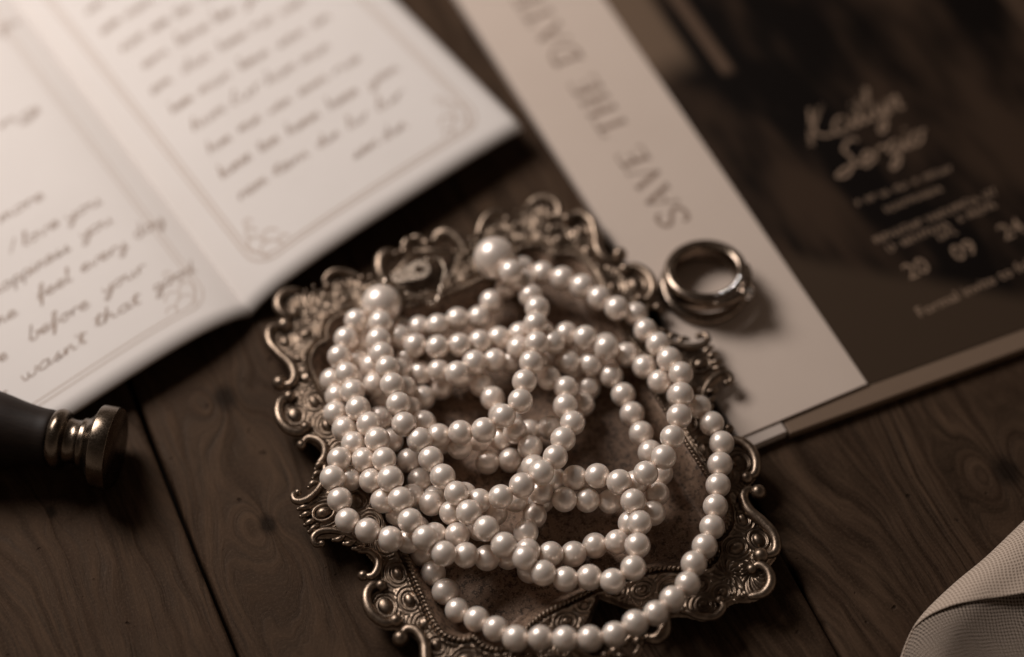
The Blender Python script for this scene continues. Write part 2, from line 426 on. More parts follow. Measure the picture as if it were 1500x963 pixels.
# scrolls: centreline, thickness, which ends carry a ball
scrolls = [
    ([(45.6, 18.4), (43.6, 19.4), (41.6, 17.8), (41.0, 15.6), (41.9, 13.4), (43.8, 12.3)], .85, 1.05, (1, 0)),
    ([(42.9, 22.4), (44.6, 21.6), (46.5, 22.9), (47.5, 25.5), (47.3, 28.5), (45.7, 31.2), (43.3, 31.6)], 1.05, 1.3, (.8, 1)),
    ([(44.0, 36.0), (42.0, 34.6), (40.2, 36.0), (39.8, 39.4), (41.2, 43.4), (42.0, 47.6), (40.4, 51.0), (37.0, 50.6)], 1.1, 1.55, (1, 1)),
    ([(33.6, 52.8), (35.6, 52.6), (36.6, 54.8), (35.8, 57.6), (33.2, 59.2), (30.4, 58.6)], 1.0, 1.1, (1, 0)),
    ([(23.6, 56.6), (23.4, 58.6), (20.8, 59.8), (17.8, 58.4), (15.2, 55.4)], .75, .95, (1, .5)),
    ([(10.6, 51.6), (10.5, 55.2), (9.0, 58.4), (6.8, 59.3), (5.2, 58.4)], 1.35, 1.1, (.4, .8)),
    ([(2.9, 58.3), (2.2, 60.0), (0.9, 60.9), (0.0, 61.0)], .75, 1.25, (1, 0)),
    ([(42.6, 11.4), (44.4, 7.8), (47.2, 5.4), (50.2, 4.4), (52.2, 5.2), (52.2, 6.9), (50.9, 7.2)], .72, .72, (0, 1)),
    ([(0.2, 57.2), (2.6, 56.0), (5.0, 54.6), (8.2, 53.2)], .5, .7, (0, .5)),
]
for path, r0, rb, ends in scrolls:
    for sx in (1, -1):
        for sy in (1, -1):
            P = catmull(path, 7); n = len(P)
            t = np.linspace(0, 1, n)
            rad = r0*(.80+.42*np.sin(np.pi*t)**.8)
            z = 6.5+.5*np.sin(np.pi*t)
            mb = MB(); Q = np.column_stack([P[:, 0]*sx, P[:, 1]*sy, z])
            mb.add(*tube(Q, rad, 12))
            for e, i in ((ends[0], 0), (ends[1], -1)):
                if e: mb.add(*ball(Q[i]+[0, 0, .1], rb*(.75+.45*e), 16, 10))
                else: mb.add(*ball(Q[i], rad[i], 12, 8))
            o = mb.obj('scroll', M_tray, tray)
# small beads and leaf tips along the outer edge
beads = [(28.8, 57.6, .62), (26.6, 58.0, .5), (13.2, 54.8, .75), (27.0, 56.4, .5), (36.8, 53.0, .55)]
for (a, b, r) in beads:
    for sx in (1, -1):
        for sy in (1, -1):
            mesh_obj('bead', *ball((a*sx, b*sy, 6.6), r, 12, 8), M_tray, tray)
leafs = [[(50.0, .9), (51.2, 1.1), (52.6, 1.2)], [(49.6, 2.2), (51.0, 2.9), (52.4, 3.2)], [(42.2, 11.6), (43.8, 11.9), (45.0, 11.2)], [(43.4, 9.4), (45.2, 9.9), (46.4, 9.2)], [(45.2, 7.2), (46.9, 7.9), (48.2, 7.4)],
         ]
for lf in leafs:
    for sx in (1, -1):
        for sy in (1, -1):
            P = catmull(lf, 6); t = np.linspace(0, 1, len(P))
            Q = np.column_stack([P[:, 0]*sx, P[:, 1]*sy, 6.55+.35*np.sin(np.pi*t)])
            mb = MB(); mb.add(*tube(Q, .30+.42*np.sin(np.pi*np.clip(t*.9+.05, 0, 1)), 10)); mb.add(*ball(Q[-1], .48, 10, 8)); mb.obj('leaf', M_tray, tray)
for s in (1, -1):
    mb = MB(); mb.add(*ball((47.6*s, 0, 6.7), 1.35, 18, 10, (1.3, .95, .9)))
    th = np.linspace(0, 2*np.pi, 40); mb.add(*tube(np.column_stack([47.6*s+2.5*np.cos(th), 2.0*np.sin(th), np.full(40, 6.6)]), .38, 8, False)); mb.obj('boss', M_tray, tray)
    mesh_obj('handle_bead', *ball((0, 57.2*s, 6.4), .8, 16, 10), M_tray, tray)

# ------------------------------------------------------------------ the pearls
M_pearl = pearl_material()
PEARLS = [(-0.15,5.71,15.64),(2.72,6.26,11.24),(4.41,1.27,12.2),(5.93,-3.63,14.34),(5.49,-9.08,15.94),(5.72,-14.57,16.31),(4.43,-19.83,16.17),(2.84,-25.01,16.28),(1.93,-30.34,16.49),(-1.9,-34.12,16.14),(-6.37,-37.14,14.96),(-11.67,-36.97,13.59),(-16.7,-36.51,11.36),(-20.32,-32.39,10.08),(-23.65,-28.06,9.56),(-24.91,-22.71,9.68),(-26.49,-17.45,9.35),(-24.95,-12.89,6.57),(-25.41,-8.05,4.27),(-26.5,-2.74,4.29),(-22.02,-4.19,6.66),(-17.45,-4.98,8.99),(-12.9,-2.57,7.97),(-7.76,-1.69,7.38),(-4.88,2.89,7.28),(-1.27,7.11,7.31),(-30.71,-6.88,13.16),(-31.01,-12.09,13.87),(-30.1,-16.88,15.17),(-28.58,-21.47,16.59),(-27.3,-26.36,17.04),(-25.77,-31.24,16.69),(-24.45,-36.16,16),(-20.89,-39.45,14.48),(-18.29,-44.02,13.92),(-15.54,-48.68,14.1),(-12.37,-53.22,14.56),(-9.59,-58.15,14.71),(-5.67,-62.13,14.6),(-1.75,-65.96,13.99),(2.74,-68.81,13.46),(6.84,-71.76,11.94),(11.76,-72.4,10.22),(17.06,-71.86,10.01),(22.11,-73.37,11.17),(26.66,-70.59,12.1),(27.71,-65.25,12.56),(28.33,-59.8,12.89),(27.01,-54.47,13.2),(24.01,-49.75,13.55),(19.21,-47.34,12.06),(14.2,-46.75,9.94),(9.41,-45.95,8),(4.93,-43.89,9.82),(4.16,-38.65,9.83),(0.8,-34.46,9.87),(-2.61,-30.13,9.69),(-4.47,-24.99,8.86),(-7.18,-20.41,7.39),(-11.76,-17.44,6.13),(-16.61,-19.53,4.78),(-20.72,-23,5.82),(-36.64,-4.96,11.03),(-38.76,-10.04,10.99),(-40.12,-15.24,11.48),(-38.2,-20.29,12.01),(-36.58,-25.44,12.65),(-35.15,-30.48,13.33),(-32.38,-34.98,13.81),(-30.39,-39.71,15.06),(-28.71,-44.95,15.31),(-27.13,-50.07,15.44),(-24.73,-54.96,14.79),(-22.55,-60,14.31),(-19.12,-64.26,14.09),(-14.99,-67.68,13.3),(-10.22,-66.79,10.86),(-5.57,-66,8.03),(-0.81,-64.57,5.64),(3.95,-67.23,4.27),(12.68,-8.39,10.48),(9.56,-12.18,12.89),(7.02,-7.87,10.69),(1.94,-7.28,8.86),(-3.04,-8.71,9.17),(-7.53,-10.76,10.86),(-12.23,-12.51,12.32),(-17.36,-13.26,12.54),(-22.58,-12.19,11.66),(-26.56,-8.74,9.79),(-30.3,-6.35,6.39),(-34.6,-3.36,4.53),(-35.55,-8.31,6.49),(-36.36,-13.62,7.27),(-36.57,-19.09,6.68),(-41.86,-19.2,7.37),(-40.41,-24.34,8.66),(-40.59,-29.69,9.89),(-38.23,-34.33,10.7),(-36,-38.86,11.83),(-33.42,-43.57,12.61),(-31.6,-48.71,12.21),(-28.91,-53.08,10.97),(-25.68,-54.58,7.19),(-21.26,-57.18,5.76),(-17.33,-60.17,7.87),(-12.22,-60.72,8.91),(-7.35,-58.49,8.02),(-3.79,-54.39,7.33),(0.83,-51.47,8.43),(6.5,-50.35,9.91),(11.78,-51.8,9.11),(16.98,-51.14,7.69),(22.21,-50.8,6.46),(27.4,-51.92,6.39),(27.79,-47.91,9.79),(29.99,-48.15,14.64),(34.04,-44.48,15.51),(36.23,-39.18,15.27),(37.98,-33.62,15.23),(38.57,-27.85,15.21),(38.83,-22.06,14.88),(36.4,-17.17,13.37),(34.07,-12.18,12.13),(31.28,-7.55,10.95),(29.19,-2.62,10.34),(24.65,-2.5,12.62),(20.6,0.74,12.1),(16.64,4.34,11.63),(12.07,6.97,11.03),(7.35,9.23,10.06),(2.56,11.42,8.85),(17.08,-10.9,13.07),(21.94,-13.62,12.82),(22.01,-10.31,8.84),(26.75,-13.12,8.88),(30.77,-16.92,9.71),(34.21,-21.25,10.13),(38.49,-24.85,9.97),(42.95,-28.15,10.36),(45.71,-32.9,10.73),(47.74,-38.07,10.61),(47.11,-43.52,10.57),(46.43,-48.93,10.53),(45.57,-54.28,10.47),(44.6,-59.57,10.49),(42.69,-64.58,10.87),(40.08,-69.24,11.49),(38.49,-74.39,11.89),(35.01,-78.35,12.36),(31.22,-81.93,12.76),(26.64,-84.34,12.84),(22.14,-87.11,12.92),(16.83,-87.89,12.55),(11.42,-87.75,12.02),(6.14,-87.11,11.29),(0.83,-86.61,10),(-3.54,-83.56,8.4),(-7.74,-80.41,6.63),(-12.04,-77.41,5.03),(-14.77,-72.62,4.59),(-17.59,-67.93,4.38),(-20.28,-63.46,4.3),(-23.12,-61.92,8.3),(-26.98,-63.27,11.76),(-32.01,-61.49,12.44),(-36.62,-58.71,12.05),(-38.5,-53.67,12.41),(-40.25,-48.72,13.45),(-38.95,-43.46,12.82),(-36.6,-46.75,9.77),(-31.68,-45.45,7.59),(-28.13,-42.65,4.35),(7.25,-7.45,5.06),(9.56,-12.17,7.28),(13.11,-15.56,9.48),(18.49,-15.73,8.95),(23.18,-18.25,7.87),(25.84,-23.11,7.43),(27.74,-28.4,7.57),(29.71,-33.75,7.8),(31.57,-39.06,8.24),(33.8,-44.21,7.71),(32.81,-49.62,7.8),(31.68,-54.96,8.45),(26.58,-57.28,8.1),(23.51,-61.45,7.01),(18.59,-61.36,5.08),(13.75,-63.76,5.61),(8.66,-64.72,7.56),(3.47,-64.95,9.35),(3.11,-59.6,8),(5.05,-54.44,6.49),(6.69,-49.36,4.35),(1.62,-12.58,10.92),(5.86,-16.02,10.35),(8.51,-20.53,10.63),(12.44,-23.76,11.41),(12.21,-29.06,12.15),(13.79,-34.15,13.03),(11.56,-38.98,14.05),(9.75,-44.07,14.85),(6.58,-48.41,15.47),(2.18,-51.66,15.33),(-2.5,-54.09,14.47),(-7.34,-53.7,11.96),(-10.74,-50.55,9.21),(-13.46,-55.21,9.23),(-18.14,-52.62,8.73),(-22.65,-49.81,6.86),(13.49,-9.61,4.24),(15.36,-14.92,4.3),(17.79,-19.78,5.13),(16.37,-25.01,6.21),(14.02,-30.06,6.85),(8.86,-32.05,7.25),(3.98,-32.08,5.8),(-0.12,-29.02,4.31),(-2.56,-33.78,5.35),(-7.43,-35.04,7.26),(-11.94,-37.48,8.01),(-16.18,-34.99,5.93),(-20.31,-31.8,4.34),(-25.17,-29.42,4.25),(-27.86,-33.98,4.92),(-30.51,-28.73,6.02),(-29.92,-23.39,5.91),(-31.76,-22.16,10.36),(-32.58,-16.87,9.91),(-31.25,-11.6,8.26),(-0.39,-13.11,5.68),(-4.1,-14.96,9.28),(-8.66,-16.86,11.53),(-12.64,-20.39,12.36),(-16.98,-18.36,10.25),(-21.32,-17.13,7.2),(-25.39,-19.55,4.27),(-23.57,-39.26,4.76),(-21,-44.34,4.66),(-17.56,-48.84,4.51),(-13.1,-52.32,4.35),(-5.72,-39.46,4.34),(-0.32,-38.94,4.38),(3.92,-42.6,4.39),(-30.91,0.2,10.18),(-4.12,11.75,12.84)]
STRANDS = [26, 36, 18, 52, 41, 21, 16, 20, 7, 4, 3]
BIG = PEARLS[-2:]; SMALL = PEARLS[:-2]
pn = thing('pearl_necklace', 'long rope of cream pearls heaped in loops on the ornate metal tray', 'necklace', (TC[0], TC[1], 0))
def pearl_mesh(r, seg, ring):
    v, f = ball((0, 0, 0), r, seg, ring); me = bpy.data.meshes.new('pearl')
    me.from_pydata([tuple(c*MM for c in p) for p in v], [], f); me.materials.append(M_pearl)
    me.polygons.foreach_set('use_smooth', [True]*len(me.polygons)); me.update(); return me
pm = pearl_mesh(2.86, 40, 26); pb = pearl_mesh(4.95, 56, 36)
for i, p in enumerate(SMALL+BIG):
    o = bpy.data.objects.new('pearl' if i < len(SMALL) else 'large_pearl', pm if i < len(SMALL) else pb); COL.objects.link(o); o.parent = pn
    o.location = Vector(((p[0]-TC[0])*MM, (p[1]-TC[1])*MM, p[2]*MM))
    o.rotation_euler = (rng.rand()*6.28, rng.rand()*6.28, rng.rand()*6.28)
    s = 1+.018*rng.randn(); o.scale = (s, s*(1+.01*rng.randn()), s)
# the thread the pearls are strung on, seen in the small gaps
M_thread = NT('thread', Roughness=.8); M_thread.b.inputs['Base Color'].default_value = lin(190, 170, 152); M_thread = M_thread.m
k0 = 0
for ln_ in STRANDS:
    Q = np.array(SMALL[k0:k0+ln_]); k0 += ln_
    if len(Q) > 1:
        Q = Q-[TC[0], TC[1], 0]; mesh_obj('thread', *tube(Q, .28, 6), M_thread, pn)
# clasp: flat tongue with a round hole, and its wire loop, by the large pearl
M_gold = metal('clasp_metal', lin(180, 164, 148), lin(145, 130, 116), .2, .32, .02)
def rel3(u, v, z): p = at(u, v, z); return np.array([p[0]-TC[0], p[1]-TC[1], p[2]])
c0 = rel3(583, 407, 9.0); c1 = rel3(614, 396, 9.4); ax = (c1-c0)/np.linalg.norm(c1-c0); ay = np.cross([0, 0, 1.], ax); ay /= np.linalg.norm(ay); az = np.cross(ax, ay)
Lc = np.linalg.norm(c1-c0)
bm = bmesh.new()
def loop_pts(pts): 
    vs = [bm.verts.new(p) for p in pts]; return [bm.edges.new((vs[i], vs[(i+1) % len(vs)])) for i in range(len(vs))]
out = [(Lc+2.6*math.cos(a), 2.6*math.sin(a), 0) for a in np.linspace(-1.75, 1.75, 26)]+[(0+1.6*math.cos(a), 1.6*math.sin(a), 0) for a in np.linspace(1.75, 4.53, 16)]
ed = loop_pts([tuple((c0+ax*p[0]+ay*p[1])*MM) for p in out])
ed += loop_pts([tuple((c0+ax*(Lc+1.1*math.cos(a))+ay*1.1*math.sin(a))*MM) for a in np.linspace(0, 2*math.pi, 24, endpoint=False)])
ed += loop_pts([tuple((c0+ax*(.45*math.cos(a))+ay*.45*math.sin(a))*MM) for a in np.linspace(0, 2*math.pi, 14, endpoint=False)])
bmesh.ops.triangle_fill(bm, use_beauty=True, use_dissolve=False, edges=ed)
bmesh.ops.recalc_face_normals(bm, faces=bm.faces[:])
me = bpy.data.meshes.new('clasp_tongue'); bm.to_mesh(me); bm.free(); me.materials.append(M_gold)
o = bpy.data.objects.new('clasp_tongue', me); COL.objects.link(o); o.parent = pn
md = o.modifiers.new('thickness', 'SOLIDIFY'); md.thickness = .7*MM; md.offset = 0
mb = MB()
pp = catmull([rel3(562, 428, 9.0), rel3(597, 431, 8.6), rel3(634, 446, 8.3), rel3(645, 424, 8.6), rel3(652, 398, 9.2), rel3(640, 378, 9.2), rel3(616, 392, 9.6)], 8)
mb.add(*tube(pp, .34+.12*np.sin(np.arange(len(pp))*1.3), 10))
for u, v in ((597, 431), (634, 446), (626, 381), (650, 410)): mb.add(*ball(rel3(u, v, 8.9), .7, 12, 8))
mb.obj('clasp_loop', M_gold, pn)
mesh_obj('end_cap', *ball(rel3(566, 415, 12.0), 1.5, 16, 10), M_gold, pn)

# ------------------------------------------------------------------ open booklet with handwriting
M_page = paper('page_paper', (.71, .655, .615, 1), (.77, .715, .675, 1), .75, .04)
M_ink = paper('brown_ink', lin(156, 136, 122), lin(168, 148, 134), .8, 0)
M_print = paper('printed_border', lin(192, 176, 164), lin(198, 182, 170), .8, 0)
P0 = at(367, 459, 2.6); PRc = at(768, 189, 6.0); PLc = at(104, 617, 3.0); PT = at(34, 20, 2.6)
es = (PT-P0)[:2]; es /= np.linalg.norm(es)
WR = np.linalg.norm((PRc-P0)[:2]); er = (PRc-P0)[:2]/WR
el = (PLc-P0)[:2]; el /= np.linalg.norm(el); WL = WR
et = (at(579, 0, 6.0)-PRc)[:2]; et /= np.linalg.norm(et)   # outer edge of the right page
bk = thing('open_booklet', 'open cream booklet with brown handwriting lying on the wooden table', 'booklet', (P0[0], P0[1], 0))
def prof_r(s): 
    t = s/WR; return 2.2+6.2*(1-math.exp(-t*9))*(1-t)**.55+(3.9*t**1.2)
def prof_l(s):
    t = s/WL; return 2.2+7.2*(1-math.exp(-t*8))*(1-t)**.9+(1.2*t)
def page_r(s, t, lift=0.0):
    k = s/WR; dirv = es*(1-k)+et*k; p = er*s+dirv*t
    return (p[0], p[1], prof_r(max(0, min(s, WR)))+lift+.25*math.sin(t*.03+s*.02))
def page_l(s, t, lift=0.0):
    p = el*s+es*t; return (p[0], p[1], prof_l(max(0, min(s, WL)))+lift+.25*math.sin(t*.025-s*.03))
HB = 175.0
def sheet(fn, wd, lift, inset, name, mat, thick=.22):
    ns, nt = 60, 40; v = []; f = []
    for lay in (0, -thick):
        for i in range(ns+1):
            for j in range(nt+1):
                s = wd*(i/ns)**1.25*(1-inset/wd) if i else 0.0; t = inset+(HB-2*inset)*j/nt
                v.append(fn(s, t, lift+lay))
    m = nt+1; N = (ns+1)*m
    for i in range(ns):
        for j in range(nt):
            q = (i*m+j, (i+1)*m+j, (i+1)*m+j+1, i*m+j+1); f.append(q); f.append(tuple(x+N for x in q[::-1]))
    rim = [i*m for i in range(ns+1)]+[ns*m+j for j in range(1, m)]+[i*m+nt for i in range(ns-1, -1, -1)]
    for a, b in zip(rim, rim[1:]): f.append((a, a+N, b+N, b))
    return mesh_obj(name, v, f, mat, bk)
rp = sheet(page_r, WR, 0, 0, 'page', M_page); lp = sheet(page_l, WL, 0, 0, 'page', M_page)
sheet(page_r, WR, -.5, .5, 'leaf', M_page); sheet(page_l, WL, -.5, .5, 'leaf', M_page)
sheet(page_r, WR, -1.1, .3, 'cover', M_page, .4); sheet(page_l, WL, -1.1, .3, 'cover', M_page, .4)

GL = {'a': ([(.8, .9), (.4, 1), (.1, .6), (.15, .15), (.5, 0), (.75, .4), (.8, .9), (.75, .2), (1.05, .1)], 1.05), 'b': ([(0, .1), (.25, 1.9), (.3, 2.1), (.15, 1.2), (.1, .1), (.4, 0), (.7, .4), (.5, .9), (.9, .8)], .9),
 'd': ([(.7, .9), (.3, .95), (.05, .5), (.2, .05), (.6, .3), (.85, 2.1), (.7, .3), (1, .1)], 1.0), 'e': ([(.0, .4), (.6, .6), (.55, .95), (.2, .9), (.05, .4), (.3, 0), (.85, .25)], .85),
 'f': ([(.05, .1), (.5, 1.6), (.6, 2.1), (.35, 1.9), (.25, .5), (.15, -.9), (.3, -.7), (.4, .3), (.75, .5)], .75), 'g': ([(.75, .9), (.3, .95), (.1, .5), (.35, .1), (.7, .5), (.75, .9), (.65, -.6), (.3, -1), (.15, -.7), (.95, .2)], .95),
 'h': ([(.05, 0), (.25, 1.2), (.3, 2.1), (.15, 1), (.1, 0), (.35, .8), (.65, .85), (.65, .15), (1, .1)], 1.0), 'i': ([(.0, .2), (.2, .95), (.2, .1), (.5, .1)], .5), 'l': ([(.0, .2), (.35, 1.9), (.25, 2.1), (.15, 1), (.2, .1), (.5, .1)], .5),
 'm': ([(0, .1), (.12, .95), (.12, 0), (.3, .8), (.5, .85), (.5, 0), (.7, .8), (.9, .85), (.92, .1), (1.2, .1)], 1.2), 'n': ([(0, .1), (.12, .95), (.12, 0), (.35, .8), (.6, .85), (.62, .1), (.9, .1)], .9),
 'o': ([(.4, .95), (.1, .7), (.1, .2), (.4, 0), (.7, .3), (.65, .8), (.4, .95), (.95, .8)], .95), 'p': ([(.05, .2), (.2, .95), (.1, -1), (.2, .7), (.6, .95), (.75, .4), (.4, 0), (.9, .1)], .9), 'r': ([(0, .2), (.15, .95), (.15, 0), (.2, .7), (.5, .95), (.7, .8)], .7),
 's': ([(.0, .1), (.5, 1), (.3, .6), (.6, .2), (.2, 0), (.75, .1)], .75), 't': ([(.0, .2), (.3, 1.7), (.2, .2), (.55, .1)], .55), 'u': ([(0, .6), (.12, .95), (.12, .2), (.4, 0), (.65, .4), (.68, .95), (.68, .1), (.95, .1)], .95), 'v': ([(0, .9), (.3, 0), (.65, .95), (.85, .8)], .85),
 'w': ([(0, .95), (.15, .1), (.45, .1), (.5, .8), (.6, .1), (.9, .1), (1, .95), (1.15, .8)], 1.15), 'y': ([(0, .95), (.1, .3), (.4, .2), (.65, .9), (.5, -.6), (.2, -1), (.1, -.7), (.85, .1)], .85), 'I': ([(.1, 0), (.4, 2)], .6),
 'K': ([(.5, 2.3), (.35, 1.2), (.2, -.2), (.3, .9), (1.3, 2.3), (.5, 1.0), (.9, .3), (1.6, .1)], 1.6), 'S': ([(1.5, 2.1), (1.1, 2.4), (.6, 1.9), (.9, 1.3), (1.1, .6), (.6, -.1), (.0, .2), (.6, .5), (1.6, .3)], 1.5), "'": ([(.1, 1.9), (.0, 1.6)], .2)}
EXTRA = {'t': [(-.05, 1.2), (.6, 1.35)], 'i': [(.25, 1.45), (.3, 1.55)], 'f': [(0, .9), (.6, 1.0)]}
def write_word(word, slant=.35, jit=.05):
    lines = []; x = 0
    cur = []
    for ch in word:
        if ch not in GL: x += .6; continue
        pts, adv = GL[ch]
        pts = [(x+p[0]+slant*p[1]*.5+random.uniform(-jit, jit), p[1]+random.uniform(-jit, jit)) for p in pts]
        lines.append(catmull(pts, 6))
        if ch in EXTRA: lines.append(np.array([(x+p[0]+slant*p[1]*.5, p[1]) for p in EXTRA[ch]]))
        x += adv
    return lines, x
def page_st(u, v, right):
    """photograph position -> coordinates on the page"""
    z = 5.5
    for _ in range(6):
        q = (at(u, v, z)-np.array([P0[0], P0[1], 0]))[:2]
        if right:
            s, t = np.linalg.solve(np.column_stack([er, es]), q)
            for _ in range(4):
                k = s/WR; s, t = np.linalg.solve(np.column_stack([er, es*(1-k)+et*k]), q)
            z = prof_r(max(0, min(s, WR)))
        else:
            s, t = np.linalg.solve(np.column_stack([el, es]), q); z = prof_l(max(0, min(s, WL)))
    return np.array([s, t])
def words(items, right, xh, width, name):
    fn = page_r if right else page_l
    mb = MB()
    for word, a, b in items:
        A = page_st(*a, right); B = page_st(*b, right); ln, wdt = write_word(word)
        d = B-A; L = np.linalg.norm(d); d /= L
        nrm = np.array([-d[1], d[0]])
        # "up" on the page is towards larger t
        if nrm[1] < 0: nrm = -nrm
        k = L/wdt
        ls = [np.array([A+d*p[0]*k+nrm*p[1]*xh for p in l]) for l in ln]
        r = ribbons(ls, lambda x, y: fn(x, y, .07), lambda n: width*(.75+.5*np.abs(np.sin(np.arange(n)*.8))))
        r.obj('handwritten_word', M_ink, rp if right else lp)
left_words = [("more", (0, 327), (66, 290)), ("ng", (0, 189), (60, 165)), ("I", (14, 372), (26, 366)), ("love", (35, 362), (88, 330)), ("you", (98, 326), (150, 298)), ("happiness", (-12, 436), (104, 366)), ("you", (120, 352), (166, 326)),
 ("me", (-12, 480), (26, 461)), ("feel", (56, 441), (106, 410)), ("every", (120, 400), (188, 362)), ("day", (200, 352), (242, 326)), ("be", (-14, 536), (12, 524)), ("before", (44, 500), (132, 448)), ("your", (152, 432), (214, 396)),
 ("r", (-4, 590), (12, 580)), ("wasn't", (32, 560), (128, 500)), ("that", (140, 480), (206, 444)), ("good", (226, 430), (288, 398)), ("you", (0, 50), (30, 34))]
words(left_words, False, 1.75, .33, 'handwriting')
pool = ['mun', 'wen', 'hum', 'lur', 'nem', 'sen', 'ynu', 'tem', 'dun', 'rue', 'humen', 'lemun', 'wurem', 'yen', 'em']
for r_ in range(15):
    t0 = 17.5+8.2*r_; s0 = 13+random.uniform(0, 3); s1_ = WR-13-random.uniform(0, 7)
    if r_ == 0: s0 = WR*.52; s1_ = WR*.74
    x = s0; drift = random.uniform(-.012, .012)
    while x < s1_-4:
        wlen = min(random.uniform(5.5, 11), s1_-x); word = random.choice(pool); ln, wdt = write_word(word, .4, .07)
        kx = wlen/wdt; xh = random.uniform(1.6, 1.95)
        ls = [np.array([(x+p[0]*kx, t0+drift*(x-s0)+p[1]*xh) for p in l]) for l in ln]
        ribbons(ls, lambda X_, Y_: page_r(X_, Y_, .07), lambda n: .33*(.7+.55*np.abs(np.sin(np.arange(n)*.8)))).obj('handwritten_word', M_ink, rp)
        x += wlen+random.uniform(1.6, 3.2)
def frame_lines(wd, inn, rad):
    H2 = HB
    def corner(cx, cy, sx, sy): return [(cx+sx*rad*(1-math.cos(a)), cy+sy*rad*(1-math.sin(a))) for a in np.linspace(0, math.pi/2, 9)]
    lines = []
    for i2 in (inn, inn+1.3):
        lines.append(np.array([(i2, H2-20)]+[(i2, y) for y in np.linspace(H2-25, i2+rad, 24)]+corner(i2, i2, 1, 1)[1:]+[(x, i2) for x in np.linspace(i2+rad+1, wd-i2-rad, 20)]+corner(wd-i2, i2, -1, 1)[::-1][1:]+[(wd-i2, y) for y in np.linspace(i2+rad+1, H2-20, 24)]))
    for cx, sx in ((inn+2.5, 1), (wd-inn-2.5, -1)):
        for k in range(3):
            r0 = 3.4-k*.8; th = np.linspace(0, 4.4, 16)
            lines.append(np.array([(cx+sx*(2.5+k*2.2+r0*math.cos(a)*math.exp(-a*.2)), inn+2.5+(k % 2)*3+r0*math.sin(a)*math.exp(-a*.2)) for a in th]))
            lines.append(np.array([(cx+sx*(.5+k+r0*.7*math.cos(a)*math.exp(-a*.2)), inn+6+k*3+r0*math.sin(a)*math.exp(-a*.2)) for a in th]))
    return lines
ribbons(frame_lines(WL, 6.5, 6), lambda x, y: page_l(x, y, .045), .32).obj('printed_border', M_print, lp)
ribbons(frame_lines(WR, 7.0, 6), lambda x, y: page_r(x, y, .045), .5).obj('printed_border', M_print, rp)

# ------------------------------------------------------------------ save-the-date invitation
ZT = 3.0
A0 = at(650, 0, ZT); B0 = at(1084, 641, ZT); C0 = at(1271, 562, ZT); D0 = at(905, 0, ZT)
ef = (at(672, 32, ZT)-B0)[:2]; ef /= np.linalg.norm(ef); ef2 = (D0-C0)[:2]; ef2 /= np.linalg.norm(ef2); ef = (ef+ef2)/2; ef /= np.linalg.norm(ef)
eb = (at(1500, 479, ZT)-C0)[:2]; eb /= np.linalg.norm(eb)
inv = thing('save_the_date_invitation', 'dark printed save the date invitation with a wide pale paper band along its left side', 'invitation', (B0[0], B0[1], 0))
def iv(p): return np.array([p[0]-B0[0], p[1]-B0[1]])
M_band = paper('band_paper', (.58, .475, .40, 1), (.64, .53, .45, 1), .55, .03)
M_board = paper('light_board', (.50, .42, .36, 1), (.55, .46, .40, 1), .7, .05)
M_brown = paper('brown_board', lin(118, 98, 81), lin(126, 106, 89), .55, .03)
M_letter = paper('grey_letter_ink', lin(132, 110, 96), lin(138, 116, 101), .7, 0)
M_white_ink = paper('pale_letter_ink', lin(142, 119, 99), lin(152, 128, 108), .6, 0)
b2 = iv(B0); c2 = iv(C0); H3 = 190
def V2(p, z): return (p[0], p[1], z)
bandp = [b2, c2, c2+ef*H3, b2+ef*H3]
mesh_obj('paper_band', *slab(bandp, 2.55, ZT, .15), M_band, inv, smooth=False)
e_bc = (c2-b2)/np.linalg.norm(c2-b2)
cut = iv(at(1147, 628, 0))
# light backing board under the band, brown board under the print
p1 = b2-e_bc*.2-ef*3.0; Lb = 11.0
mesh_obj('backing_board', *slab([p1, p1+e_bc*Lb, p1+e_bc*Lb+ef*H3, p1+ef*H3], .0, 2.5, .2), M_board, inv, smooth=False)
p2 = b2+e_bc*(Lb+.2)-ef*3.8; p3 = p2+eb*190
mesh_obj('cover_board', *slab([p2, p3, p3+ef*H3, p2+ef*(H3)], .0, 2.3, .3), M_brown, inv, smooth=False)
# the print: dark photograph, flat picture on a thin card
k = NT('printed_photograph', Roughness=.4, Specular_IOR_Level=.18)
v = k.coord('UV', (1, 1, 1)); sx = k.n('ShaderNodeSeparateXYZ', {0: v}); X, Y = sx.outputs[0], sx.outputs[1]
def step(s, a, b): return k.n('ShaderNodeMapRange', {'Value': s, 'From Min': a, 'From Max': b}, interpolation_type='SMOOTHSTEP').outputs[0]
nz = k.noise(k.n('ShaderNodeCombineXYZ', {0: k.ma('MULTIPLY', X, .05), 1: k.ma('MULTIPLY', Y, .016), 2: 3.3}).outputs[0], 1.0, 3, .55)
col = k.mix(step(nz, .42, .66), lin(15, 10, 8), lin(58, 44, 34))
# paler area mixed into the foot of the picture, bounded by a slanting line
foot = k.ma('SUBTRACT', Y, k.ma('MULTIPLY_ADD', X, -.72, 41.0))
col = k.mix(k.ma('MULTIPLY', k.ma('SUBTRACT', 1.0, step(foot, -4, 5.0)), 1.0), col, lin(64, 51, 40))
